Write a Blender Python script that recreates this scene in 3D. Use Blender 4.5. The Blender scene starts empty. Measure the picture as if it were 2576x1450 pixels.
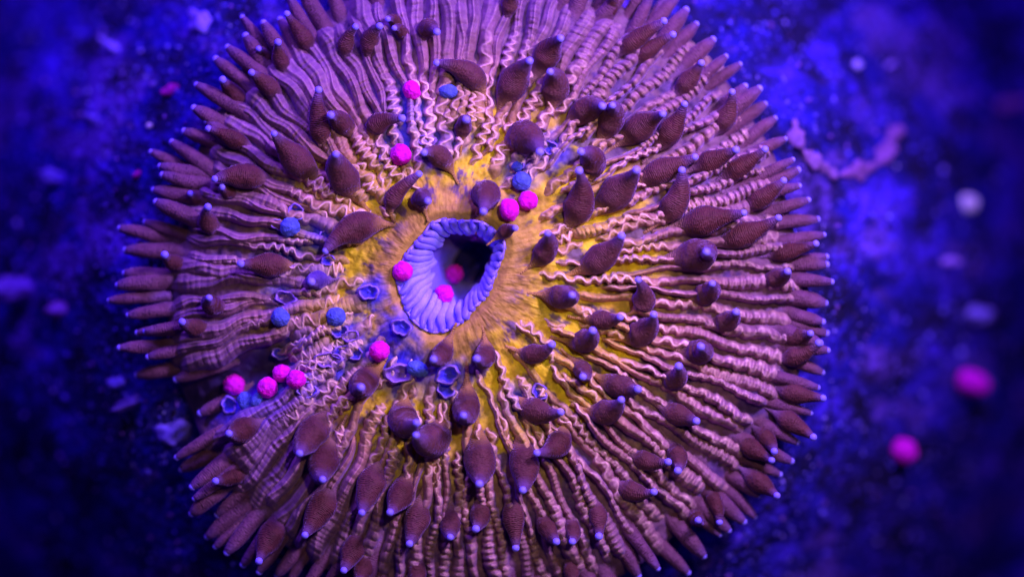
import bpy, math, random
import numpy as np
from mathutils import Vector, noise

# ------------------------------------------------------------------ camera, world, lamps, exposure
S = 0.01                                   # everything below is laid out in centimetres
CAM_H, LENS = 60.8, 85.0
sc = bpy.context.scene
cam_data = bpy.data.cameras.new('camera')
cam = bpy.data.objects.new('camera', cam_data)
sc.collection.objects.link(cam)
cam.location = (0, 0, CAM_H * S)
cam_data.lens = LENS
cam_data.sensor_width = 36.0
cam_data.clip_start = 0.01
cam_data.clip_end = 20.0
cam_data.dof.use_dof = True
cam_data.dof.focus_distance = (CAM_H - 1.75) * S
cam_data.dof.aperture_fstop = 2.3
sc.camera = cam

world = bpy.data.worlds.new('World')
sc.world = world
world.use_nodes = True
bg = world.node_tree.nodes['Background']
bg.inputs['Color'].default_value = (0.15, 0.04, 0.90, 1)
bg.inputs['Strength'].default_value = 0.12


def lamp(name, kind, loc, target, color, energy, **kw):
    d = bpy.data.lights.new(name, kind)
    d.color = color
    d.energy = energy
    for k, v in kw.items():
        setattr(d, k, v)
    o = bpy.data.objects.new(name, d)
    o.location = Vector(loc) * S
    o.rotation_euler = (Vector(target) - Vector(loc)).to_track_quat('-Z', 'Y').to_euler()
    sc.collection.objects.link(o)
    return o


# violet aquarium lamp from the upper right; added: warm narrow spot standing in for fluorescence, blue rim light from behind
lamp('violet_lamp', 'SPOT', (17, 15, 23), (0.3, 0.2, 1), (0.60, 0.35, 1.0), 9.5,
     spot_size=math.radians(66), spot_blend=1.0, shadow_soft_size=0.03)
lamp('warm_glow_fill', 'SPOT', (10, 12, 50), (0.2, -0.2, 1), (1.0, 0.77, 0.34), 4.6,
     spot_size=math.radians(23), spot_blend=1.0, shadow_soft_size=0.012)
lamp('blue_rim_fill', 'AREA', (-5, 30, 18), (0, 0, 0), (0.22, 0.07, 1.0), 2.9, shape='RECTANGLE', size=0.4, size_y=0.08)

sc.view_settings.view_transform = 'Standard'
sc.view_settings.look = 'None'
sc.view_settings.exposure = -0.2
sc.view_settings.gamma = 1.0
sc.cycles.use_denoising = True
sc.cycles.max_bounces = 5

rng = np.random.default_rng(7)
random.seed(7)


# ------------------------------------------------------------------ helpers
def P(u, v, z):
    """point at height z (cm) whose plan position is given on a 2575 x 1450 plan (100 per cm)"""
    k = (CAM_H - np.asarray(z, float)) / CAM_H
    return np.stack([(np.asarray(u, float) - 1287.5) / 100 * k, -(np.asarray(v, float) - 725) / 100 * k,
                     np.asarray(z, float) + 0 * k], -1)


def sstep(a, b, x):
    t = np.clip((np.asarray(x, float) - a) / (b - a), 0, 1)
    return t * t * (3 - 2 * t)


def mix(a, b, t):
    t = np.asarray(t, float)[..., None]
    return np.asarray(a, float) * (1 - t) + np.asarray(b, float) * t


def mesh_obj(name, verts, faces, mat, parent=None, col=None, smooth=True, origin=None):
    """verts in cm; origin (cm) becomes the object's own origin"""
    verts = np.asarray(verts, float).reshape(-1, 3)
    base = np.zeros(3) if origin is None else np.asarray(origin, float)
    me = bpy.data.meshes.new(name)
    me.from_pydata(((verts - base) * S).tolist(), [], faces if isinstance(faces, list) else faces.tolist())
    if col is not None:
        a = me.color_attributes.new('pigment', 'FLOAT_COLOR', 'POINT')
        c = np.ones((len(verts), 4), np.float32)
        col = np.asarray(col, float)
        c[:, :col.shape[-1]] = col.reshape(-1, col.shape[-1])
        a.data.foreach_set('color', c.ravel())
    if smooth:
        me.polygons.foreach_set('use_smooth', np.ones(len(me.polygons), bool))
    me.materials.append(mat)
    me.update()
    o = bpy.data.objects.new(name, me)
    sc.collection.objects.link(o)
    if parent is not None:
        o.parent = parent
        o.location = base * S - world_loc(parent)
    else:
        o.location = base * S
    return o


def world_loc(o):
    l = np.array(o.location)
    while o.parent is not None:
        o = o.parent
        l = l + np.array(o.location)
    return l


def grid_faces(n, m, wrap=False):
    """n rows, m columns -> quads"""
    i, j = np.meshgrid(np.arange(n - 1), np.arange(m if wrap else m - 1), indexing='ij')
    j2 = (j + 1) % m
    return np.stack([i * m + j, i * m + j2, (i + 1) * m + j2, (i + 1) * m + j], -1).reshape(-1, 4)


def tag(o, label=None, cat=None, group=None, kind=None):
    for k, v in (('label', label), ('category', cat), ('group', group), ('kind', kind)):
        if v:
            o[k] = v
    return o


def empty(name, loc):
    o = bpy.data.objects.new(name, None)
    o.empty_display_size = 0.01
    o.location = np.asarray(loc) * S
    sc.collection.objects.link(o)
    return o


def catmull(pts, n):
    pts = [np.asarray(p, float) for p in pts]
    pts = [2 * pts[0] - pts[1]] + pts + [2 * pts[-1] - pts[-2]]
    segs = len(pts) - 3
    out = []
    for q in np.linspace(0, segs, n):
        i = min(int(q), segs - 1)
        t = q - i
        a, b, c, d = pts[i:i + 4]
        out.append(0.5 * ((2 * b) + (-a + c) * t + (2 * a - 5 * b + 4 * c - d) * t * t + (-a + 3 * b - 3 * c + d) * t ** 3))
    return np.array(out)


def sweep(path, radii, sides, flat=1.0, wob=0.0, seed=0):
    """tube with end caps; returns verts, faces"""
    n = len(path)
    tan = np.gradient(path, axis=0)
    tan /= np.linalg.norm(tan, axis=1, keepdims=True) + 1e-9
    up = np.array([0.0, 0.0, 1.0]) if abs(tan[:, 2]).mean() < 0.85 else np.array([0.3, 1.0, 0.0])
    side = np.cross(tan, up)
    side /= np.linalg.norm(side, axis=1, keepdims=True) + 1e-9
    nor = np.cross(side, tan)
    ang = np.linspace(0, 2 * np.pi, sides, endpoint=False)
    r = np.asarray(radii, float)[:, None] * np.ones((1, sides))
    if wob:
        k = np.arange(n)[:, None]
        r = r * (1 + wob * np.sin(k * 0.55 + seed + 1.5 * np.sin(ang * 2 + seed)) + wob * 0.8 * np.cos(ang * 3 + k * 0.3 + seed * 2))
    v = path[:, None] + r[..., None] * (np.cos(ang)[None, :, None] * side[:, None] + flat * np.sin(ang)[None, :, None] * nor[:, None])
    verts = np.concatenate([v.reshape(-1, 3), path[:1] - tan[:1] * radii[0] * 0.5, path[-1:] + tan[-1:] * radii[-1] * 0.5])
    faces = grid_faces(n, sides, True).tolist()
    a, b = n * sides, n * sides + 1
    for j in range(sides):
        faces.append([a, (j + 1) % sides, j])
        faces.append([b, (n - 1) * sides + j, (n - 1) * sides + (j + 1) % sides])
    return verts, faces


def ico(sub):
    import bmesh
    bm = bmesh.new()
    bmesh.ops.create_icosphere(bm, subdivisions=sub, radius=1)
    v = np.array([x.co[:] for x in bm.verts])
    f = np.array([[y.index for y in x.verts] for x in bm.faces])
    bm.free()
    return v, f


ICO = {k: ico(k) for k in (1, 2, 3, 4)}


def fnoise(x, y, z, f=1.0, oct=3):
    return noise.fractal((x * f, y * f, z * f), 0.8, 2.1, oct)


# ------------------------------------------------------------------ materials
def material(name, attr=True, base=(0.5, 0.5, 0.5), rough=0.6, sheen=0.0, sheen_tint=(0.5, 0.3, 1), spec=0.2,
             var=0.25, var_scale=600, bump=0.0, bump_scale=1500, bump_dist=0.0003, sss=0.0, coat=0.0, tint2=None, tint2_scale=150, rings=0.0):
    m = bpy.data.materials.new(name)
    m.use_nodes = True
    nt = m.node_tree
    N, L = nt.nodes, nt.links
    b = N['Principled BSDF']
    tc = N.new('ShaderNodeTexCoord')
    geo = N.new('ShaderNodeNewGeometry')
    if attr:
        a = N.new('ShaderNodeAttribute')
        a.attribute_name = 'pigment'
        colour = a.outputs['Color']
    else:
        a = N.new('ShaderNodeRGB')
        a.outputs[0].default_value = (*base, 1)
        colour = a.outputs[0]
    if tint2 is not None:
        n2 = N.new('ShaderNodeTexNoise')
        n2.inputs['Scale'].default_value = tint2_scale
        n2.inputs['Detail'].default_value = 5
        L.new(geo.outputs['Position'], n2.inputs['Vector'])
        r2 = N.new('ShaderNodeMapRange')
        r2.inputs['From Min'].default_value = 0.47
        r2.inputs['From Max'].default_value = 0.66
        L.new(n2.outputs['Fac'], r2.inputs['Value'])
        mx = N.new('ShaderNodeMix')
        mx.data_type = 'RGBA'
        L.new(r2.outputs['Result'], mx.inputs['Factor'])
        L.new(colour, mx.inputs['A'])
        mx.inputs['B'].default_value = (*tint2, 1)
        colour = mx.outputs['Result']
    nz = N.new('ShaderNodeTexNoise')
    nz.inputs['Scale'].default_value = var_scale
    nz.inputs['Detail'].default_value = 6
    L.new(geo.outputs['Position'], nz.inputs['Vector'])
    mr = N.new('ShaderNodeMapRange')
    mr.inputs['From Min'].default_value = 0.3
    mr.inputs['From Max'].default_value = 0.7
    mr.inputs['To Min'].default_value = 1 - var
    mr.inputs['To Max'].default_value = 1 + var
    L.new(nz.outputs['Fac'], mr.inputs['Value'])
    mul = N.new('ShaderNodeVectorMath')
    mul.operation = 'SCALE'
    L.new(colour, mul.inputs[0])
    L.new(mr.outputs['Result'], mul.inputs['Scale'])
    L.new(mul.outputs[0], b.inputs['Base Color'])
    b.inputs['Roughness'].default_value = rough
    b.inputs['Specular IOR Level'].default_value = spec
    if sheen:
        b.inputs['Sheen Weight'].default_value = sheen
        b.inputs['Sheen Roughness'].default_value = 0.35
        b.inputs['Sheen Tint'].default_value = (*sheen_tint, 1)
    if sss:
        b.inputs['Subsurface Weight'].default_value = sss
        b.inputs['Subsurface Radius'].default_value = (1, 0.5, 0.6)
        b.inputs['Subsurface Scale'].default_value = 0.0008
    if coat:
        b.inputs['Coat Weight'].default_value = coat
    if bump:
        vz = N.new('ShaderNodeTexVoronoi')
        vz.inputs['Scale'].default_value = bump_scale
        L.new(geo.outputs['Position'], vz.inputs['Vector'])
        nb = N.new('ShaderNodeTexNoise')
        nb.inputs['Scale'].default_value = bump_scale * 0.45
        nb.inputs['Detail'].default_value = 4
        L.new(geo.outputs['Position'], nb.inputs['Vector'])
        ad = N.new('ShaderNodeMath')
        ad.operation = 'MULTIPLY_ADD'
        L.new(vz.outputs['Distance'], ad.inputs[0])
        ad.inputs[1].default_value = -0.6
        L.new(nb.outputs['Fac'], ad.inputs[2])
        if rings:                                   # fine skin rings; the alpha of the pigment holds the length along the tentacle
            wn = N.new('ShaderNodeMath')
            wn.operation = 'MULTIPLY_ADD'
            L.new(a.outputs['Alpha'], wn.inputs[0])
            wn.inputs[1].default_value = rings
            dn_ = N.new('ShaderNodeMath')
            dn_.operation = 'MULTIPLY'
            L.new(nb.outputs['Fac'], dn_.inputs[0])
            dn_.inputs[1].default_value = 12.0
            L.new(dn_.outputs[0], wn.inputs[2])
            sn = N.new('ShaderNodeMath')
            sn.operation = 'SINE'
            L.new(wn.outputs[0], sn.inputs[0])
            ad2 = N.new('ShaderNodeMath')
            ad2.operation = 'MULTIPLY_ADD'
            L.new(sn.outputs[0], ad2.inputs[0])
            ad2.inputs[1].default_value = 0.15
            L.new(ad.outputs[0], ad2.inputs[2])
            ad = ad2
        bp = N.new('ShaderNodeBump')
        bp.inputs['Strength'].default_value = bump
        bp.inputs['Distance'].default_value = bump_dist
        L.new(ad.outputs[0], bp.inputs['Height'])
        L.new(bp.outputs['Normal'], b.inputs['Normal'])
    return m


VIO = (0.46, 0.26, 1.0)
M_BODY = material('disc_tissue', sheen=0.35, sheen_tint=VIO, bump=0.45, bump_scale=900, bump_dist=0.0005, var=0.35, var_scale=350)
M_SEPTUM = material('septum_tissue', sheen=0.5, sheen_tint=VIO, bump=0.35, bump_scale=1600, bump_dist=0.0003, var=0.22, var_scale=500, sss=0.15)
M_TENT = material('tentacle_skin', sheen=0.45, sheen_tint=VIO, bump=0.75, bump_scale=1500, bump_dist=0.0004, var=0.22, var_scale=500, rings=125.0)
M_TIP = material('tentacle_tip_skin', attr=False, base=(0.24, 0.19, 0.95), sheen=0.3, sheen_tint=(0.6, 0.5, 1), var=0.1, rough=0.45)
M_MOUTH = material('mouth_tissue', sheen=0.4, sheen_tint=(0.5, 0.4, 1), bump=0.3, bump_scale=1200, var=0.15, rough=0.45, spec=0.35, sss=0.2)
M_PINK = material('magenta_pellet_crumb', attr=False, base=(0.66, 0.003, 0.52), bump=0.6, bump_scale=2400, bump_dist=0.0004, var=0.3, var_scale=900, rough=0.8, sheen=0.2, sheen_tint=(1, 0.2, 0.9))
M_BLUE = material('blue_pellet_crumb', attr=False, base=(0.07, 0.10, 0.52), bump=0.6, bump_scale=2400, bump_dist=0.0004, var=0.35, var_scale=900, rough=0.85, sheen=0.3, sheen_tint=(0.3, 0.4, 1))
M_SAND = material('substrate', attr=True, var=0.55, var_scale=260, bump=1.0, bump_scale=420, bump_dist=0.0015, rough=0.9, tint2=(0.006, 0.003, 0.05), tint2_scale=70)
M_GRAIN = material('grain', attr=True, var=0.3, var_scale=500, rough=0.8, bump=0.6, bump_scale=900)

# ------------------------------------------------------------------ plan of the coral
CU, CV = 1185.0, 720.0                    # middle of the disc on the plan
MU, MV = 1135.0, 690.0                    # middle of the mouth


def crop(x0, y0, k, pts):
    out = []
    for p in pts:
        n = len(p) // 2 * 2
        q = [((y0 if j % 2 else x0) + p[j] / k) / 1.4912 for j in range(n)]
        out.append(tuple(q + [w / k / 1.4912 for w in p[n:]]))
    return out


LIP = crop(1300, 600, 2.071, [(600, 580), (640, 500), (740, 462), (880, 478), (1050, 480), (1130, 530), (1200, 600), (1235, 650), (1210, 740),
                              (1165, 850), (1120, 960), (1080, 1060), (990, 1140), (850, 1285), (780, 1325), (670, 1345), (560, 1290),
                              (470, 1180), (425, 1060), (392, 940), (430, 790), (505, 680)])
_a = np.array([math.atan2(p[1] - MV, p[0] - MU) % (2 * math.pi) for p in LIP])
_r = np.array([math.hypot(p[1] - MV, p[0] - MU) for p in LIP])
_o = np.argsort(_a)
_a, _r = _a[_o], _r[_o]
_a = np.concatenate([_a - 2 * math.pi, _a, _a + 2 * math.pi])
_r = np.concatenate([_r, _r, _r])


def lip_r(th):
    th = np.asarray(th) % (2 * math.pi)
    return sum(np.interp(th + d, _a, _r) for d in (-0.08, -0.04, 0, 0.04, 0.08)) / 5


def outer_r(th):
    th = np.asarray(th, float)
    return 792 + 32 * np.cos(th) + 12 * np.sin(3 * th + 1) + 9 * np.sin(7 * th) + 6 * np.sin(17 * th + 2)


NOTCH = math.radians(157.5)


def notch(th, s):
    d = (np.asarray(th) - NOTCH + math.pi) % (2 * math.pi) - math.pi
    return np.exp(-(d / math.radians(5.2)) ** 2) * sstep(0.45, 0.62, s)


def plan(th, s):
    lr, orr = lip_r(th), outer_r(th)
    mu, mv = MU + lr * np.cos(th), MV + lr * np.sin(th)
    ou, ov = CU + orr * np.cos(th), CV + orr * np.sin(th)
    return mu * (1 - s) + ou * s, mv * (1 - s) + ov * s


ZS = ([0, .035, .08, .16, .3, .5, .7, .86, .95, 1.0], [1.78, 1.92, 1.86, 1.66, 1.50, 1.38, 1.2, 1.0, 0.82, 0.6])


def surf_z(th, s):
    z = np.interp(s, *ZS)
    z = z + 0.10 * np.sin(3 * th + 0.6) * s + 0.05 * np.sin(9 * th + 5 * s) * sstep(0.1, 0.4, s)
    return z - 0.75 * notch(th, s)


# ------------------------------------------------------------------ pigments of the coral; MAUVE also carries the blue light's cast
TAN, PALE = (0.33, 0.15, 0.12), (0.86, 0.56, 0.50)
YELLOW, OCHRE, MAUVE = (0.66, 0.51, 0.02), (0.36, 0.195, 0.06), (0.17, 0.075, 0.21)
BLUE, DKVIO = (0.05, 0.035, 0.62), (0.07, 0.03, 0.17)
BLUE_SPOTS = [(735, 645, 55), (715, 748, 45), (930, 738, 40), (790, 700, 50), (840, 905, 60), (1010, 925, 60), (1120, 960, 55), (770, 960, 70),
              (660, 985, 90), (1030, 290, 70), (1080, 360, 55), (1000, 350, 45), (1380, 375, 45), (800, 590, 50), (880, 840, 45), (1140, 345, 40),
              (700, 680, 40), (1000, 830, 45), (1310, 420, 45), (945, 900, 50), (590, 1000, 60), (1300, 1010, 40), (760, 860, 45)]
YEL_SPOTS = [(1180, 440, 70), (960, 455, 60), (925, 640, 90), (880, 720, 80), (1340, 775, 80), (1290, 950, 80), (1390, 835, 70), (1020, 1090, 60),
             (1450, 690, 60), (1460, 420, 70), (850, 790, 70), (1060, 310, 50), (1180, 320, 50), (1230, 900, 70), (1420, 920, 70), (1330, 860, 90),
             (1560, 870, 60), (760, 600, 40), (1610, 640, 50), (1050, 870, 60), (1300, 610, 60), (1500, 560, 50), (1470, 1000, 50), (1310, 1080, 50)]


def blobs(u, v, spots):
    w = np.zeros_like(np.asarray(u, float))
    for a, b, r in spots:
        w = np.maximum(w, np.exp(-(((u - a) ** 2 + (v - b) ** 2) / (r * r))))
    return w


def cheap_noise(u, v, f, ph=0.0):
    return (np.sin(u * f + 1.7 * np.sin(v * f * 0.7 + ph)) + np.sin(v * f * 1.13 + 1.9 * np.sin(u * f * 0.83 + ph * 2)) +
            np.sin((u + v) * f * 0.61 + ph * 3 + np.sin((u - v) * f * 1.4))) / 3


coral = empty('plate_coral', (*P(CU, CV, 0.0)[:2], 0.0))
tag(coral, 'round brown and yellow plate coral with ruffled ridges, blue-tipped tentacles and open violet mouth', 'coral')

# ------------------------------------------------------------------ oral disc (one continuous tissue sheet with its turned-down rim)
NT, NS = 900, 150
th = np.linspace(0, 2 * np.pi, NT, endpoint=False)[None, :]
sg = np.linspace(0, 1, NS)[:, None]
TH, SG = np.broadcast_to(th, (NS, NT)), np.broadcast_to(sg, (NS, NT))
U, V = plan(TH, SG)
Z = surf_z(TH, SG)
GU, GV, GZ = U.ravel().copy(), V.ravel().copy(), Z.ravel().copy()       # for looking up heights
R0 = np.hypot(U - CU, V - CV)
_cs, _sn = np.cos(th[0]), np.sin(th[0])
stri = np.array([[noise.fractal((c_ * 5, s_ * 5, q * 9.0), 0.7, 2.2, 4) for c_, s_ in zip(_cs, _sn)] for q in sg[:, 0]])
lumpy = np.array([[noise.fractal((a_ * 0.022, b_ * 0.022, 3.0), 0.6, 2.1, 4) for a_, b_ in zip(ra, rb)] for ra, rb in zip(U, V)])
Zd = Z + 0.045 * stri * sstep(0.0, 0.05, SG) + 0.06 * lumpy * sstep(0.03, 0.15, SG)
near = 1 - sstep(0.32, 0.72, SG)
yel = np.clip(blobs(U, V, YEL_SPOTS) * 1.1 + 0.5 * near + 0.4 * lumpy, 0, 1)
pig = mix(mix(DKVIO, TAN, 0.35 + 0 * U), OCHRE, near)
pig = mix(pig, YELLOW, yel * (1 - sstep(0.5, 0.85, SG)))
pig = mix(pig, OCHRE, 0.8 * (1 - sstep(0.10, 0.24, SG + 0.08 * lumpy)))
pig = mix(pig, DKVIO, 0.85 * sstep(0.05, 0.4, stri * 0.9 - 0.35 * lumpy) * sstep(0.03, 0.14, SG))
pig = mix(pig, BLUE, np.clip(blobs(U, V, BLUE_SPOTS) * 1.2 + 0.3 * cheap_noise(U, V, 0.12), 0, 1) * sstep(0.05, 0.2, blobs(U, V, BLUE_SPOTS)))
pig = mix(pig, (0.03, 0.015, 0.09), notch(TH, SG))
top = P(U, V, Zd)
skirt, skc = [], []
for k, (dr, dz) in enumerate(((8, -0.10), (6, -0.22), (-12, -0.34), (-60, -0.5), (-180, -0.75), (-330, -1.4))):
    lo = plan(th[0], np.ones(NT))
    rr = outer_r(th[0]) + dr
    skirt.append(P(CU + rr * np.cos(th[0]), CV + rr * np.sin(th[0]), surf_z(th[0], np.ones(NT)) + dz))
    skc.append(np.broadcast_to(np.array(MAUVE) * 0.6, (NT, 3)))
verts = np.concatenate([top, np.stack(skirt)], 0)
cols = np.concatenate([pig, np.stack(skc)], 0)
mesh_obj('oral_disc', verts, grid_faces(NS + 6, NT, True), M_BODY, coral, cols, origin=P(CU, CV, 0.0))


def height_at(u, v):
    i = np.argmin((GU - u) ** 2 + (GV - v) ** 2)
    return GZ[i], (i % NT) / NT * 2 * math.pi, (i // NT) / (NS - 1)


# ------------------------------------------------------------------ septa: ruffled radial ridges, each its own piece
NSEP = 114
prof = np.linspace(-1, 1, 21)
for i in range(NSEP + 74):
    short = i >= NSEP                       # short ruffles crowded between the starts of the long ridges
    t0 = random.uniform(0, 2 * math.pi) if short else (i + random.uniform(-0.2, 0.2)) / NSEP * 2 * math.pi
    tier = 0 if i % 4 == 0 else (1 if i % 2 == 0 else 2)
    s0 = (random.uniform(0.10, 0.22), random.uniform(0.19, 0.34), random.uniform(0.3, 0.48))[tier]
    s1 = random.uniform(0.94, 1.04)
    if short:
        s0 = random.uniform(0.10, 0.42)
        s1 = s0 + random.uniform(0.09, 0.2)
    dn = abs((t0 - NOTCH + math.pi) % (2 * math.pi) - math.pi)
    if dn < math.radians(6.2):
        s1 = random.uniform(0.5, 0.6)
        if s1 - s0 < 0.15:
            continue
    Lr = 640 * (s1 - s0)
    n = int(Lr / 2.1)
    s = np.linspace(s0, s1, n)
    u, v = plan(np.full(n, t0), s)
    w_ = random.uniform(-15, 15) * np.sin(np.pi * np.clip(s, 0, 1)) * np.sin(s * random.uniform(5, 9) + random.uniform(0, 6)) + 4.5 * np.sin(s * 27 + random.uniform(0, 6))
    r = np.hypot(u - CU, v - CV)
    ca, sa = math.cos(t0), math.sin(t0)
    right = float(sstep(-0.25, 0.35, ca + 0.45 * sa))
    nact = np.interp(s, [0.0, 0.22, 0.32, 0.42, 0.55], [44, 56, 74, 96, NSEP * 1.04])
    width = np.clip(2 * np.pi * r / nact, 18, 58) * random.choice([0.72, 0.86, 0.95, 1.04, 1.2]) * (1.34 - 0.36 * right) * (1 + 0.13 * np.sin(s * 17 + i * 2.3))
    if short:
        width = np.full(n, random.uniform(20, 34)) * (1 + 0.2 * np.sin(s * 40 + i))
    # how the crest behaves: tight ruffles inside, stacked lobes outside on one half, smoother folds on the other half
    wave = random.uniform(28, 46)
    dphi = 2 * np.pi / (wave * (1.0 + 0.28 * np.sin(s * 13 + i) + 0.18 * np.sin(s * 31 + 2 * i)))
    phi = np.cumsum(dphi * Lr / n) + random.uniform(0, 6)
    inner = 1 - sstep(0.46, 0.74, s + random.uniform(-0.14, 0.14))
    quiet = sstep(0.1, 0.9, np.sin(s * random.uniform(6, 14) + random.uniform(0, 6)))
    serp = (1.0 * inner + 0.45 * right * (1 - inner)) * (1 - 0.8 * quiet) * random.uniform(0.5, 1.0)      # raised serpentine fold on top
    lobe = np.clip(0.26 * inner + (1 - inner) * (0.09 + 0.36 * right), 0, 1) * random.uniform(0.6, 1.15) * (1 - 0.35 * quiet)
    end = sstep(0, 0.07, s - s0) * np.sqrt(np.clip((s1 - s) / 0.035, 0, 1))
    H = random.uniform(0.27, 0.46) * (0.55 + 0.45 * sstep(0.1, 0.4, s)) * end * (1 + 0.22 * np.sin(s * 21 + i)) * (0.78 + 0.22 * right)
    if short:
        serp, H = np.full(n, random.uniform(0.6, 1.0)), H * 0.8
    p = prof[None, :]
    arc = random.uniform(0.7, 1.5)
    ph = phi[:, None] + arc * p * p
    lb = 1 - lobe[:, None] * (1 - np.abs(np.sin(ph)) ** 0.42)
    hump = np.sqrt(np.clip(1 - np.abs(p) ** 2.2, 0, 1)) * 0.6 + 0.4 * (1 - p * p)
    half = width[:, None] / 2 * (0.35 + 0.65 * end[:, None])
    sq = np.tanh(1.7 * np.sin(phi))
    f_ = 0.55 * sq                                          # path of the serpentine fold across the ridge, in half widths
    slope = np.gradient(f_ * width / 2) / (Lr / n)
    dist = (p * half - (f_[:, None] * half)) / np.sqrt(1 + slope[:, None] ** 2)
    line = np.exp(-(dist / 3.4) ** 2) * serp[:, None]
    lat = p * half * (1 - 0.10 * lobe[:, None] * np.cos(2 * ph)) + (0.16 * serp * width * sq)[:, None] * np.abs(p) + w_[:, None]
    nu, nv = -math.sin(t0), math.cos(t0)
    uu, vv = u[:, None] + lat * nu, v[:, None] + lat * nv
    z = surf_z(np.full(n, t0), np.minimum(s, 1))[:, None] - 0.10 + (H[:, None] + 0.10 * end[:, None]) * hump * lb + 0.085 * line * end[:, None]
    pleat = np.sin(p * 10 + 2.2 * np.sin(s * 13 + i)[:, None] + 0.8 * np.sin(s * 47 + i)[:, None]) * (1 - inner[:, None]) * (1 - 0.7 * right)
    z = z + 0.022 * pleat * hump * end[:, None] + 0.02 * np.sin(phi * 0.7 + 3 * np.sin(phi * 0.23))[:, None] * hump * (1 - inner[:, None]) * end[:, None]
    edge = sstep(0.86, 0.99, np.abs(np.sin(ph))) * lobe[:, None] * (1 - p * p)  # pale highlight painted along the tops of the lobes
    c = mix(TAN, OCHRE, 0.9 * (1 - sstep(0.3, 0.62, s))[:, None] + 0 * p)
    c = mix(c, YELLOW, 0.55 * (1 - sstep(0.25, 0.5, s))[:, None] * np.abs(p) ** 1.5)
    c = mix(c, MAUVE, (0.85 * sstep(0.4, 0.9, s) * (1 - 0.4 * right))[:, None] + 0 * p)  # violet cast of the blue light painted in towards the rim
    c = mix(c, YELLOW, np.clip(0.8 * blobs(uu, vv, YEL_SPOTS), 0, 1) * (1 - 0.4 * hump))
    c = mix(c, BLUE, np.clip(0.9 * blobs(uu, vv, BLUE_SPOTS), 0, 1) * (1 - 0.5 * hump))
    c = mix(c, PALE, np.clip(0.95 * line + 0.55 * edge, 0, 0.95))
    c = mix(c, PALE, 0.16 * sstep(0.5, 1.0, pleat) * hump)
    c = c * random.uniform(0.8, 1.15)
    mesh_obj('septum', P(uu, vv, z), grid_faces(n, len(prof)), M_SEPTUM, coral, c, origin=P(u[n // 2], v[n // 2], z[n // 2, 10]))

# ------------------------------------------------------------------ tentacles (base u, base v, tip u, tip v, width)
T = []
T += crop(400, 0, 2.071, [(1860, 350, 1932, 210, 130), (1530, 290, 1400, 110, 150), (1350, 470, 1330, 330, 130), (1260, 670, 1125, 565, 150),
     (1000, 740, 900, 620, 140), (1650, 1000, 1645, 700, 165), (1830, 960, 1740, 895, 160), (1000, 1090, 790, 1000, 145), (1480, 1250, 1300, 1040, 230),
     (1840, 1380, 1780, 1200, 230), (1090, 1370, 840, 1390, 200), (1230, 440, 1180, 380, 100)])
T += crop(1300, 0, 2.071, [(180, 340, 255, 205, 150), (620, 230, 700, 250, 150), (380, 170, 320, 150, 100), (430, 250, 370, 220, 100), (970, 600, 700, 490, 190),
     (1550, 430, 1660, 300, 210), (1290, 660, 1420, 475, 230), (1620, 680, 1580, 560, 210), (1270, 40, 1300, -60, 130), (230, 970, 430, 920, 165),
     (905, 990, 930, 930, 125), (1370, 1070, 1500, 1180, 255), (730, 1220, 600, 1185, 165), (1850, 860, 1985, 825, 200), (1910, 1270, 1820, 1180, 200)])
T += crop(2200, 0, 2.071, [(190, 60, 200, -40, 120), (350, 330, 600, 165, 150), (470, 410, 670, 270, 140), (780, 640, 890, 490, 160), (190, 940, 200, 820, 200),
     (410, 990, 590, 885, 220), (650, 1030, 760, 810, 190), (1080, 920, 1130, 715, 165), (560, 1330, 840, 1220, 200), (960, 1250, 1160, 1165, 170),
     (1180, 1310, 1385, 1160, 170)])
T += crop(400, 600, 2.071, [(800, 500, 785, 365, 150), (530, 800, 450, 735, 130), (1270, 810, 1040, 805, 190), (830, 1130, 795, 1070, 150), (700, 1300, 585, 1255, 140),
     (1960, 520, 1700, 705, 235), (700, 300, 650, 260, 100), (950, 250, 895, 210, 110), (1640, 930, 1590, 945, 140)])
T += crop(1300, 600, 2.071, [(360, 310, 560, 110, 135), (580, 300, 630, 320, 150), (1800, 350, 1805, 85, 230), (1075, 270, 1062, 400, 215), (1540, 710, 1560, 570, 175),
     (1670, 1060, 1750, 1050, 180), (1230, 555, 1310, 530, 105)])
T += crop(2200, 600, 2.071, [(230, 260, 385, 80, 250), (670, 350, 740, 80, 205), (900, 470, 1220, 410, 230), (1200, 590, 1490, 450, 200), (1350, 300, 1530, 160, 160),
     (1540, 720, 1780, 650, 140), (100, 770, 270, 590, 215), (850, 740, 930, 715, 250), (920, 1040, 975, 960, 170), (1470, 920, 1560, 865, 150),
     (440, 1100, 400, 930, 180), (110, 1240, 260, 1220, 150), (420, 1340, 520, 1200, 205), (1080, 1260, 1160, 1180, 160)])
T += crop(400, 1200, 1.507, [(770, 620, 690, 640, 145), (1160, 640, 1090, 752, 170), (1230, 790, 1220, 900, 170), (720, 880, 615, 908, 100), (1210, 1060, 1120, 1213, 160),
     (930, 1220, 860, 1360, 150), (1390, 1290, 1340, 1412, 130)])
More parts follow.
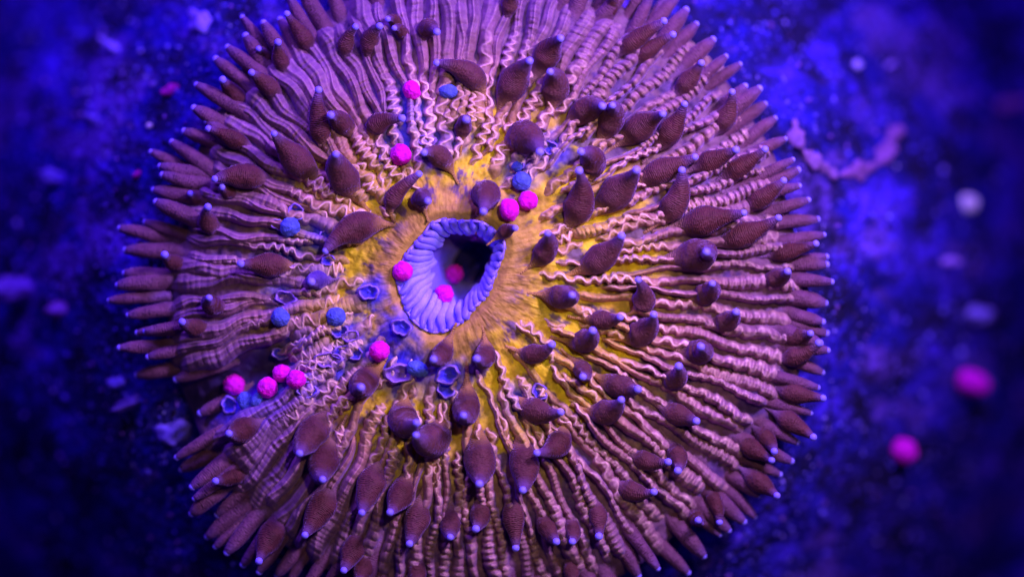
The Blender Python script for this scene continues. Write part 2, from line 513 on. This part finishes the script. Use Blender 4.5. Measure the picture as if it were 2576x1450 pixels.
T += crop(1300, 1200, 1.507, [(100, 350, 80, 380, 150), (540, 190, 490, 222, 115), (780, 200, 735, 218, 120), (320, 560, 395, 580, 170), (490, 670, 392, 650, 190),
     (675, 490, 660, 540, 150), (1050, 190, 1160, 138, 110), (1340, 120, 1390, 60, 130), (1330, 280, 1335, 320, 100), (1060, 510, 1210, 520, 140),
     (750, 790, 750, 925, 180), (1000, 800, 995, 960, 165), (1200, 690, 1075, 750, 145), (140, 930, 85, 1087, 160), (310, 980, 245, 1085, 150),
     (395, 1120, 355, 1262, 140), (580, 1140, 585, 1225, 120), (755, 1090, 730, 1178, 115), (940, 1110, 955, 1285, 125), (1130, 1165, 1185, 1250, 105),
     (1275, 1180, 1275, 1250, 95), (1420, 1100, 1425, 1220, 105), (95, 1400, 70, 1480, 120), (400, 1420, 390, 1500, 100), (1270, 1410, 1280, 1500, 90)])
T += crop(2200, 1200, 1.507, [(630, 180, 645, 150, 140), (490, 330, 520, 260, 130), (180, 370, 290, 390, 135), (100, 520, 195, 450, 140), (510, 530, 620, 570, 120),
     (510, 760, 515, 850, 110), (330, 790, 460, 800, 110), (250, 960, 380, 970, 115), (615, 1115, 630, 1130, 90), (720, 1020, 750, 1140, 90),
     (930, 720, 1045, 790, 110), (1010, 660, 1060, 740, 100), (1170, 95, 1265, 75, 105), (1180, 205, 1310, 130, 110), (1170, 410, 1335, 440, 115),
     (1150, 570, 1280, 660, 115), (970, 910, 1075, 990, 120)])


BROWN, BROWN2, TIPV = (0.070, 0.016, 0.018), (0.095, 0.027, 0.034), (0.12, 0.05, 0.20)
sph_v, sph_f = ICO[2]


def tentacle(bu, bv, tu, tv, w, rim=False):
    """w in plan units (100 per cm)"""
    zb, tb, sb = height_at(bu, bv)
    w = w * (1.0 if rim else 1.04)
    rad = w / 200.0
    proj = math.hypot(tu - bu, tv - bv) / 100
    cu, cv = (MU + CU) / 2 - bu, (MV + CV) / 2 - bv
    cl = math.hypot(cu, cv)
    cu, cv = cu / cl, cv / cl
    if rim:
        B = P(bu, bv, zb - 0.12 + random.uniform(-0.1, 0.12))
        tip = P(tu, tv, B[2] + random.uniform(-0.1, 0.3))
        st = P(bu + cu * 55, bv + cv * 55, B[2] + 0.05)
        path = catmull([st, B, (B + tip) / 2 + np.array([0, 0, 0.05]), tip], 26)
    else:
        L = max(1.05 * proj, 2.9 * rad)
        dz = math.sqrt(max(L * L - proj * proj, 0))
        zt = zb + 0.16 + 0.45 * rad
        B = P(bu, bv, zt)
        tip = P(tu, tv, zt + dz * 0.92)
        du, dv = (bu - tu), (bv - tv)
        dl = math.hypot(du, dv) + 1e-6
        k = min(dl / (w * 0.9), 1.0)
        su, sv = cu * (1.05 - 0.45 * k) + du / dl * 0.45 * k, cv * (1.05 - 0.45 * k) + dv / dl * 0.45 * k
        st = P(bu + su * w * 1.6, bv + sv * w * 1.6, zb + 0.16)
        m = (B + tip) / 2
        sidev = np.array([-(tip - B)[1], (tip - B)[0], 0]) * random.uniform(-0.10, 0.10) + np.array([0, 0, 0.05 * L])
        tt_ = np.linspace(0, 1, 34)[:, None]
        ctl = 2 * B - 0.5 * (st + tip) + sidev * 0.6
        path = (1 - tt_) ** 2 * st + 2 * tt_ * (1 - tt_) * ctl + tt_ ** 2 * tip
    d = np.concatenate([[0], np.cumsum(np.linalg.norm(np.diff(path, axis=0), axis=1))])
    n = len(path)
    ib = int(round((n - 1) / 3)) if rim else int(round((n - 1) * 0.5))
    q1 = np.clip(d / d[ib], 0, 1)
    q2 = np.clip((d - d[ib]) / (d[-1] - d[ib]), 0, 1)
    r_tip = min(0.085, rad * 0.4)
    shape = random.uniform(1.15, 1.8) if not rim else random.uniform(1.8, 2.8)
    r_end = max(r_tip, rad * (0.55 if rim else 0.24))
    kiss = 0.0 if rim else random.uniform(0.25, 0.95)
    fat = (r_end + (rad - r_end) * ((1 - kiss) * (1 - q2 ** shape) + kiss * (1 - sstep(0.0, 0.95, q2 ** 0.9)))) * np.sqrt(np.clip(1 - np.clip((q2 - 0.9) / 0.13, 0, 1) ** 2, 0.1, 1))
    stalk = rad * (0.75 + 0.25 * q1) if rim else rad * (0.15 + 0.85 * sstep(0.3, 1.0, q1))
    radii = np.where(np.arange(n) <= ib, stalk, fat)
    ker = np.array([1, 2, 3, 2, 1]) / 9
    radii = np.convolve(np.pad(radii, 2, mode='edge'), ker, 'valid')
    vs, fs = sweep(path, radii, 18, 1.0, 0.035, random.uniform(0, 9))
    tt = np.repeat(np.arange(n) / (n - 1), 18)
    tt = np.concatenate([tt, [0, 1]])
    body = mix(BROWN, BROWN2, np.full(len(tt), random.random()))
    if rim:
        body = mix(body, (0.14, 0.05, 0.11), np.full(len(tt), 0.85))
    out = float(sstep(0.45, 0.95, sb))
    c = mix(mix(OCHRE, MAUVE, np.full(len(tt), out)), body, sstep(0.15, 0.40, tt))
    c = mix(c, TIPV, 0.7 * sstep(0.8, 0.98, tt))
    if sb < 0.55 and blobs(np.array([bu]), np.array([bv]), BLUE_SPOTS)[0] > 0.75:
        c = mix(c, (0.07, 0.04, 0.45), np.full(len(tt), 0.6))
    al = np.concatenate([np.repeat(d, 18), [d[0], d[-1]]])
    c = np.concatenate([c, al[:, None]], 1)
    o = mesh_obj('tentacle', vs, fs, M_TENT, coral, c, origin=B)
    ball = sph_v * np.array([1, 1, 0.95]) * (r_tip * random.uniform(1.0, 1.2)) + path[-1]
    mesh_obj('tentacle_tip', ball, sph_f, M_TIP, o, origin=path[-1])
    return o



for row in T:
    tentacle(*row)

# rim tentacles: tips seen along the edge, then the gaps between them
RIM = [(663, 58), (618, 91), (573, 120), (543, 149), (495, 214), (488, 272), (521, 304), (464, 330), (433, 358), (403, 418), (409, 440), (388, 478),
       (393, 508), (365, 558), (302, 574), (317, 629), (314, 687), (275, 755), (323, 792), (346, 836), (365, 833), (373, 897), (444, 953), (504, 1038),
       (445, 1149), (457, 1179), (484, 1223), (489, 1253), (483, 1290), (522, 1348), (542, 1373), (571, 1388), (652, 1409), (652, 1437), (705, 50)]
RIM += crop(2200, 1200, 1.507, [(1350, 75), (1360, 170), (1330, 295), (1305, 380), (1265, 525), (1190, 690), (1155, 795), (1090, 870), (950, 1110), (885, 1135),
                                (800, 1185), (750, 1210), (660, 1330), (400, 1400), (290, 1440)])
RIM += crop(2200, 600, 2.071, [(1720, 310), (1790, 460), (1840, 580), (1860, 750), (1860, 810), (1900, 945), (1850, 1110), (1830, 1255), (1865, 1340), (1810, 1420),
                               (1650, 200)])
RIM += crop(2200, 0, 2.071, [(770, 80), (850, 190), (980, 310), (1080, 440), (1190, 500), (1230, 670), (1340, 690), (1460, 920), (1540, 1080), (1600, 1240), (1640, 1320)])
angs = [math.atan2(p[1] - CV, p[0] - CU) for p in RIM]
k = 0
while k < 360:
    a = math.radians(k + random.uniform(-0.8, 0.8))
    if min(abs((a - b + math.pi) % (2 * math.pi) - math.pi) for b in angs) > math.radians(1.5) and abs(k - 158) > 4:
        rr = random.uniform(850, 905)
        tu, tv = CU + rr * math.cos(a), CV + rr * math.sin(a)
        if -130 < tv < 1580:
            RIM.append((tu, tv))
            angs.append(a)
    k += 2.2
for (tu, tv) in RIM:
    du, dv = CU - tu, CV - tv
    l = math.hypot(du, dv)
    ln = random.uniform(95, 150)
    sk = random.uniform(-0.16, 0.16)
    bu, bv = tu + (du / l - sk * dv / l) * ln, tv + (dv / l + sk * du / l) * ln
    tentacle(bu, bv, tu, tv, random.uniform(32, 48), True)

# ------------------------------------------------------------------ mouth: lip, throat, folds, filaments
NM, NK = 160, 26
tm = np.linspace(0, 2 * np.pi, NM, endpoint=False)[None, :]
km = np.linspace(0, 1, NK)[:, None]


def throat(t, k):
    """k = 0 at the lip, 1 at the bottom"""
    q = 1 - 0.66 * np.asarray(k) ** 0.72
    lr = lip_r(t) * (q + 0.03 * np.sin(np.pi * np.clip(k * 3, 0, 1)))
    u = MU + lr * np.cos(t) + 58 * k
    v = MV + lr * np.sin(t) - 34 * k
    z = 1.80 - 2.3 * np.asarray(k) ** 1.35 + 0 * t
    return u, v, z


tu_, tv_, tz_ = throat(np.broadcast_to(tm, (NK, NM)), np.broadcast_to(km, (NK, NM)))
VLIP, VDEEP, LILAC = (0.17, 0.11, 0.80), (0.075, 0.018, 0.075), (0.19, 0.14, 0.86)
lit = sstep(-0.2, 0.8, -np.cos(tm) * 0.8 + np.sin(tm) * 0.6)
c = mix(VLIP, VDEEP, sstep(0.22, 0.42, km) + 0 * tm)  # shade inside the mouth painted in, dark below the lip
c = mix(c, LILAC, 0.95 * lit * sstep(0.1, 0.4, km) * (1 - 0.8 * sstep(0.85, 1.0, km)))  # slope facing the main lamp painted paler, the opposite walls stay dark
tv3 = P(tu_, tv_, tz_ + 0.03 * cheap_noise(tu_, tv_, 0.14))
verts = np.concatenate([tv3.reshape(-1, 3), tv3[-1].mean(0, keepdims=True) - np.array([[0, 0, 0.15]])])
cols = np.concatenate([c.reshape(-1, 3), np.array([VDEEP]) * 0.6])  # bottom painted darker still, as the shaded hollow
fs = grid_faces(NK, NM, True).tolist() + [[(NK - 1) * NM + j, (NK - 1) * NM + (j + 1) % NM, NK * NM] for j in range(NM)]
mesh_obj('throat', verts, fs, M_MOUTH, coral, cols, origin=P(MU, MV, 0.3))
TU, TV, TZ = tu_.ravel(), tv_.ravel(), tz_.ravel()

lt = np.linspace(0, 2 * np.pi, 220)
lp = P(MU + (lip_r(lt) - 1) * np.cos(lt), MV + (lip_r(lt) - 1) * np.sin(lt), 1.84 + 0.03 * np.sin(lt * 9) + 0.02 * np.sin(lt * 23))
vs, fs = sweep(lp, 0.034 + 0.006 * np.sin(lt * 31), 10)
mesh_obj('mouth_lip', vs, fs, M_MOUTH, coral, np.broadcast_to(np.array((0.34, 0.22, 0.75)), (len(vs), 3)), origin=P(MU, MV, 1.8))

NF = 36
for i in range(NF):
    a = (i + random.uniform(-0.2, 0.2)) / NF * 2 * math.pi
    low = math.sin(a) > 0.0
    kk = np.linspace(0.0, random.uniform(0.42, 0.62) if low else random.uniform(0.36, 0.48), 18)
    tw = a + kk * (0.55 if low else 0.1) * (1 if math.cos(a) < 0.3 else -0.2) + 0.02 * np.sin(kk * 20 + i)
    fu, fv, fz = throat(tw, kk)
    rad = random.uniform(0.095, 0.13) * np.sqrt(np.clip(1 - (kk / kk[-1]) ** 6, 0.05, 1)) * (0.75 + 0.25 * sstep(0, 0.15, kk))
    cu, cv = MU - fu, MV - fv
    vs, fs = sweep(P(fu, fv, fz + 0.05), rad, 10, 1.0, 0.05, i)
    cc = mix((0.17, 0.11, 0.82), (0.34, 0.28, 0.92), np.repeat(sstep(0.0, 0.6, kk / kk[-1]), 10))
    cc = np.concatenate([cc, cc[:1], cc[-1:]])
    mesh_obj('mouth_fold', vs, fs, M_MOUTH, coral, cc, origin=P(fu[0], fv[0], fz[0]))
for i in range(9):
    a = math.radians(-75 + i * 13 + random.uniform(-5, 5))
    kk = np.linspace(0.3, random.uniform(0.75, 0.95), 16)
    fu, fv, fz = throat(a + 0.12 * np.sin(kk * 14 + i), kk)
    vs, fs = sweep(P(fu, fv, fz + 0.06 + 0.05 * np.sin(kk * 18 + i)), np.full(16, random.uniform(0.03, 0.05)), 8, 1, 0.15, i)
    mesh_obj('throat_filament', vs, fs, M_MOUTH, coral, np.broadcast_to(np.array(random.choice([(0.55, 0.12, 0.5), (0.40, 0.30, 0.9), (0.4, 0.08, 0.3)])), (len(vs), 3)),
             origin=P(fu[0], fv[0], fz[0]))

# small retracted cups and crumpled blue flaps between the ridges
def cup(u, v, w, sq=1.0, seed=0, col=(0.05, 0.035, 0.6)):
    zc = height_at(u, v)[0]
    nr, na = 9, 36
    a = np.linspace(0, 2 * np.pi, na, endpoint=False)[None, :]
    rr = np.array([1.15, 1.08, 1.0, 0.92, 0.82, 0.7, 0.5, 0.28, 0.05])[:, None]
    hh = np.array([-0.12, 0.16, 0.30, 0.34, 0.28, 0.14, 0.04, 0.02, 0.08])[:, None]
    wob = 1 + 0.13 * np.sin(a * 2 + seed) + 0.07 * np.sin(a * 5 + 2 * seed) + 0.03 * np.sin(a * 9 + seed)
    x, y = u + rr * wob * np.cos(a) * w / 2, v + rr * wob * np.sin(a) * w / 2 * sq
    zz = zc + 0.12 + hh * (w / 95) * (1 + 0.35 * np.sin(a * 3 + seed))
    k = np.array([0.2, 0.5, 0.9, 1.0, 0.6, 0.1, 0, 0, 0.1])[:, None] + 0 * a
    mesh_obj('tissue_cup', P(x, y, zz), grid_faces(nr, na, True), M_SEPTUM, coral, mix(col, (0.34, 0.20, 0.60), k * 0.8), origin=P(u, v, zc))


CUPS = crop(400, 600, 2.071, [(1390, 1070, 160), (2035, 1025, 140), (1690, 590, 95), (1470, 405, 130), (1330, 500, 110), (1810, 1330, 120), (1720, 780, 120)])
CUPS += crop(1300, 0, 2.071, [(1580, 1150, 135), (620, 1090, 130), (1330, 1290, 90), (300, 1230, 110)])
CUPS += crop(400, 1200, 1.507, [(980, 190, 95), (1255, 225, 140), (1330, 180, 110), (690, 480, 90), (1130, 390, 120)])
CUPS += crop(1300, 1200, 1.507, [(300, 300, 150), (570, 310, 135), (1090, 405, 90), (310, 40, 100), (20, 90, 90), (50, 190, 80), (560, 390, 100)])
for i, (u, v, w) in enumerate(CUPS):
    cup(u, v, w, random.uniform(0.55, 1.0), i * 1.7, (0.05, 0.035, 0.6) if i % 4 else (0.16, 0.07, 0.4))

# ------------------------------------------------------------------ ground: a mound that falls away from the coral
C0 = P(CU, CV, 0.0)[:2]


def ground_z(x, y):
    rho = np.hypot(x - C0[0], y - C0[1])
    z = -0.35 - 0.62 * np.clip(rho - 8.4, 0, 9) ** 1.32
    return z + (0.22 * cheap_noise(x * 100, y * 100, 0.012) + 0.10 * cheap_noise(x * 100, y * 100, 0.035, 1.3)) * sstep(7, 9.5, rho)


ng = 340
ax = np.linspace(-1, 1, ng)
ax = 42 * (0.35 * ax + 0.65 * ax ** 3)
GX, GY = np.meshgrid(ax, ax)
gz = ground_z(GX, GY)
gn = np.array([[noise.fractal((a_ * 0.45, b_ * 0.45, 2.0), 0.55, 2.1, 6) for a_, b_ in zip(ra, rb)] for ra, rb in zip(GX, GY)])
gm = np.array([[noise.fractal((a_ * 0.22 + 9, b_ * 0.30, 5.0), 0.5, 2.2, 6) for a_, b_ in zip(ra, rb)] for ra, rb in zip(GX, GY)])
gn = sstep(-0.15, 0.75, gn)
gcol = mix((0.008, 0.004, 0.24), (0.05, 0.018, 0.60), gn)
gcol = mix(gcol, (0.10, 0.040, 0.40), 0.8 * sstep(0.12, 0.5, gm))
gcol = mix(gcol, (0.006, 0.003, 0.09), 0.85 * sstep(0.1, 0.5, -gm))
o = mesh_obj('ground', np.stack([GX, GY, gz], -1), grid_faces(ng, ng), M_SAND, None, gcol)
tag(o, kind='structure')


def to_ground(u, v):
    z = -1.0
    for _ in range(25):
        p = P(u, v, z)
        z = 0.5 * z + 0.5 * float(ground_z(p[0], p[1]))
    return P(u, v, z)


# loose grains
iv, if_ = ICO[1]
ngr = 21000
ang = rng.uniform(0, 2 * np.pi, ngr)
rho = 7.6 + 13.5 * rng.random(ngr) ** 1.5
gx, gy = C0[0] + rho * np.cos(ang), C0[1] + rho * np.sin(ang)
size = (0.02 + 0.042 * rng.random(ngr) ** 2.4) * (1 + 0.10 * np.clip(rho - 9, 0, 9))
keep = (np.abs(gx) < 18) & (np.abs(gy) < 12)
gx, gy, size = gx[keep], gy[keep], size[keep]
ngr = len(gx)
sc3 = size[:, None] * rng.uniform(0.6, 1.35, (ngr, 3))
jit = rng.uniform(0.75, 1.25, (ngr, 12, 1))
gv = iv[None] * jit * sc3[:, None, :] + np.stack([gx, gy, ground_z(gx, gy) + size * 0.45], -1)[:, None, :]
gf = (if_[None] + (np.arange(ngr) * 12)[:, None, None]).reshape(-1, 3)
gpatch = np.array([noise.fractal((a_ * 0.22 + 9, b_ * 0.30, 5.0), 0.5, 2.2, 4) for a_, b_ in zip(gx, gy)])
pal = np.array([(0.05, 0.03, 0.5), (0.10, 0.07, 0.62), (0.02, 0.012, 0.16), (0.008, 0.004, 0.03), (0.20, 0.14, 0.75), (0.16, 0.06, 0.45), (0.38, 0.34, 0.9)])
gc = pal[rng.choice(len(pal), ngr, p=[0.30, 0.17, 0.21, 0.20, 0.055, 0.06, 0.005])] * rng.uniform(0.7, 1.3, (ngr, 1))
gc = mix(gc, (0.14, 0.07, 0.52), 0.7 * sstep(0.15, 0.5, gpatch) * (rng.random(ngr) < 0.6))
o = mesh_obj('gravel', gv, gf, M_GRAIN, None, np.repeat(gc, 12, 0), smooth=False)
tag(o, 'fine blue and dark gravel strewn around the coral', 'gravel', kind='stuff')


# ------------------------------------------------------------------ loose things
def lump(name, centre, size, mat, label, cat, group=None, rough=0.12, f=2.0, seed=0, col=None, sub=3, squash=(1, 1, 0.9), rot=0.0):
    v0, f0 = ICO[sub]
    v = np.array([np.array(x) * (1 + rough * fnoise(x[0] + seed, x[1], x[2], f) + rough * 0.5 * fnoise(x[0], x[1] + seed, x[2], f * 3.1)) for x in v0])
    v = v * np.array(squash) * size
    ca, sa = math.cos(rot), math.sin(rot)
    v = np.stack([v[:, 0] * ca - v[:, 1] * sa, v[:, 0] * sa + v[:, 1] * ca, v[:, 2]], -1)
    base = np.array(centre) + np.array([0, 0, v[:, 2].min()])
    o = mesh_obj(name, v + np.array(centre), f0, mat, None, None if col is None else np.broadcast_to(np.array(col), (len(v), 3)), origin=base)
    tag(o, label, cat, group)
    return o


def pellet(u, v, w, colour, label, where='disc', group=None, lift=0.0, squash=(1, 1, 0.92), rot=0.0, f=1.6):
    r = w / 200
    if where == 'throat':
        i = np.argmin((TU - u) ** 2 + (TV - v) ** 2)
        c = P(u, v, TZ[i] + r * 0.75 + lift)
    elif where == 'ground':
        c = to_ground(u, v) + np.array([0, 0, r * 0.7])
    else:
        c = P(u, v, height_at(u, v)[0] + 0.16 + r * 0.6 + lift)
    return lump('pellet', c, r, M_PINK if colour == 'm' else M_BLUE, label, 'pellet', group, 0.11, f, u, None, 4, squash, rot)


G1, G2 = 'magenta pellets', 'blue pellets'
K5 = lambda *p: crop(1300, 600, 2.071, [p])[0]
K2 = lambda *p: crop(1300, 0, 2.071, [p])[0]
K4 = lambda *p: crop(400, 600, 2.071, [p])[0]
K7 = lambda *p: crop(400, 1200, 1.507, [p])[0]
K8 = lambda *p: crop(1300, 1200, 1.507, [p])[0]
pellet(*K5(435, 865, 152), 'm', 'magenta pellet resting on the violet lip of the mouth', group=G1, lift=-0.12)
pellet(*K5(835, 885, 148), 'm', 'magenta pellet deep in the mouth beside the dark hollow', 'throat', G1, 0.25)
pellet(*K5(755, 1040, 150), 'm', 'magenta pellet in the mouth lying on the pale radiating folds', 'throat', G1, 0.12)
pellet(*K5(1262, 385, 158), 'm', 'squarish magenta pellet just outside the mouth, touching a rounder one', group=G1, squash=(0.92, 1.08, 0.95), rot=0.15)
pellet(*K5(1410, 315, 145), 'm', 'round magenta pellet outside the mouth, touching a blue pellet', group=G1)
pellet(*K2(505, 700, 142), 'm', 'magenta pellet between ridges beside a flattened blue pellet', group=G1, squash=(0.9, 1.08, 0.95), rot=0.5)
pellet(*K2(420, 1200, 160), 'm', 'magenta pellet beside a short brown tentacle with a blue tip, on blue flesh', group=G1)
pellet(*K8(185, 175, 112), 'm', 'single magenta pellet on ruffles next to a ragged blue pellet', group=G1)
pellet(*K7(720, 365, 120), 'm', 'magenta pellet at the outer end of the row lying in the notch', group=G1)
pellet(*K7(907, 380, 116), 'm', 'angular magenta pellet lying in the notch beside broken blue discs', group=G1, rot=0.8, f=1.2)
pellet(*K7(990, 300, 104), 'm', 'magenta pellet in the notch, one of a touching pair, beside the angular pellet', group=G1)
pellet(*K7(1072, 335, 108), 'm', 'innermost magenta pellet of the touching pair in the notch', group=G1)
pellet(2435, 960, 100, 'm', 'large blurred magenta pellet on the ground, farther from the coral', 'ground', G1, squash=(1.1, 0.7, 0.7), rot=-0.3)
pellet(2265, 1130, 78, 'm', 'smaller blurred magenta pellet on the ground, nearer to the coral', 'ground', G1, squash=(1.05, 0.85, 0.8), rot=-0.4)
pellet(*K2(790, 710, 145), 'b', 'flattened pale blue pellet under a long dark tentacle', group=G2, squash=(1.05, 0.75, 0.7))
pellet(*K5(1360, 165, 145), 'b', 'blue pellet touching the round magenta pellet outside the mouth', group=G2)
pellet(*K5(1325, 50, 80), 'b', 'tiny blue crumb beside the blue pellet outside the mouth', group=G2)
pellet(*K4(1425, 520, 150), 'b', 'round blue pellet near yellow flesh and a curved horn tentacle', group=G2)
pellet(*K4(1350, 1220, 142), 'b', 'blue pellet resting in a violet-edged cup, one of a pair', group=G2)
pellet(*K4(1780, 1215, 145), 'b', 'fuzzy blue pellet of a pair, the one toward the mouth', group=G2)
pellet(*K8(400, 275, 112), 'b', 'ragged blue pellet on ruffles beside a magenta pellet', group=G2, squash=(1.05, 0.8, 0.7), rot=-0.4)
pellet(*K7(785, 455, 105), 'b', 'broken blue disc lying in the notch under a magenta pellet', group=G2, squash=(0.8, 1.0, 0.45), rot=0.3, lift=-0.05)
pellet(*K7(848, 445, 95), 'b', 'broken blue disc with crescent edge, beside the angular magenta pellet', group=G2, squash=(0.6, 1.0, 0.45), rot=-0.6)

# rubble and scraps on the ground
RB = [(60, 725, 150, (0.16, 0.07, 0.5), 'wide mauve stone on the ground facing the longest rim tentacle', 0.5),
      (150, 780, 70, (0.2, 0.08, 0.4), 'small pinkish stone beside the wide mauve stone', 0.7),
      (290, 125, 70, (0.2, 0.13, 0.7), 'pale violet stone alone on dark ground', 0.5),
      (240, 300, 50, (0.10, 0.05, 0.5), 'dull violet stone below the pale violet stone', 0.6),
      (150, 450, 110, (0.09, 0.05, 0.5), 'long dull blue rock slab on the dark ground', 0.4),
      (330, 1010, 90, (0.13, 0.07, 0.45), 'long brownish violet stone lying outward from the notch', 0.35),
      (440, 1085, 70, (0.14, 0.09, 0.65), 'pale blue stone just below the notch in the coral', 1.3),
      (300, 960, 40, (0.2, 0.15, 0.8), 'small light blue stone by the brownish stone', 0.8),
      (2150, 165, 26, (0.35, 0.28, 0.9), 'tiny pale blue pebble on ground above the pink strand', 1.0),
      (2235, 165, 34, (0.25, 0.14, 0.75), 'small oblong violet pebble beside the tiny pale pebble', 0.5),
      (2375, 660, 70, (0.32, 0.16, 0.75), 'slanted violet shell scrap below the bright white scrap', 0.45),
      (2445, 790, 85, (0.22, 0.16, 0.75), 'rounded pale violet stone above the large magenta pellet', 0.6),
      (2520, 270, 110, (0.16, 0.05, 0.22), 'reddish brown stone at the far end of the pink strand', 0.4),
      (510, 60, 60, (0.2, 0.13, 0.7), 'pale violet stone close to the rim tentacles', 1.6),
      (1715, 1330, 24, (0.3, 0.22, 0.85), 'small pale pebble under the coral rim', 0.8)]
for i, (u, v, w, col, lab, sq) in enumerate(RB):
    r = w / 200
    lump('stone', to_ground(u, v) + np.array([0, 0, r * 0.2]), r, M_GRAIN, lab, 'stone', 'stones on the ground', 0.75, 1.1, i * 3.3, col, 3,
         (1.15, min(sq, 1.0) * 0.8, 0.4), -math.atan2(v - CV, u - CU))
lump('shell_scrap', to_ground(2430, 512) + np.array([0, 0, 0.15]), 0.31, M_GRAIN, 'bright whitish shell scrap on the deep blue ground', 'shell scrap', None, 0.2, 1.5, 4, (0.85, 0.85, 0.95), 3, (1, 0.8, 0.6))
lump('shell_scrap', to_ground(376, 317) + np.array([0, 0, 0.08]), 0.075, M_GRAIN, 'tiny bright white shell scrap near the rim tentacles', 'shell scrap', None, 0.2, 1.5, 9, (0.9, 0.9, 0.98), 2)
for i, (u, v, w, lab) in enumerate([(430, 228, 44, 'magenta algae scrap on ground just off the rim tentacles'), (345, 440, 24, 'small pinkish algae scrap on the ground near the rim')]):
    lump('algae_scrap', to_ground(u, v) + np.array([0, 0, 0.1]), w / 200, M_GRAIN, lab, 'algae', None, 0.6, 1.5, i + 2, (0.5, 0.02, 0.35), 3, (1, 0.6, 0.5), 0.7)


def strand(pts, r, label, col):
    path = catmull([to_ground(u, v) + np.array([0, 0, r * 0.5]) for u, v in pts], 40)
    k = np.arange(40)
    vs, fs = sweep(path, r * (0.85 + 0.3 * np.sin(k * 0.42 + r * 60) + 0.2 * np.sin(k * 1.1)) * np.clip(np.minimum(k + 1, 40 - k) / 4, 0.3, 1), 12, 0.7, 0.28, r * 10)
    o = mesh_obj('algae_strand', vs, fs, M_GRAIN, None, np.broadcast_to(np.array(col), (len(vs), 3)), origin=path[0])
    tag(o, label, 'algae')


strand([(1997, 300), (2003, 350), (2030, 395), (2070, 420), (2105, 450)], 0.17, 'mauve encrusted strand beside the coral rim', (0.20, 0.085, 0.36))
strand([(2112, 440), (2160, 428), (2205, 412), (2232, 372), (2240, 345), (2262, 322)], 0.19, 'mauve strand leading away from the coral with a thick knot', (0.18, 0.065, 0.30))
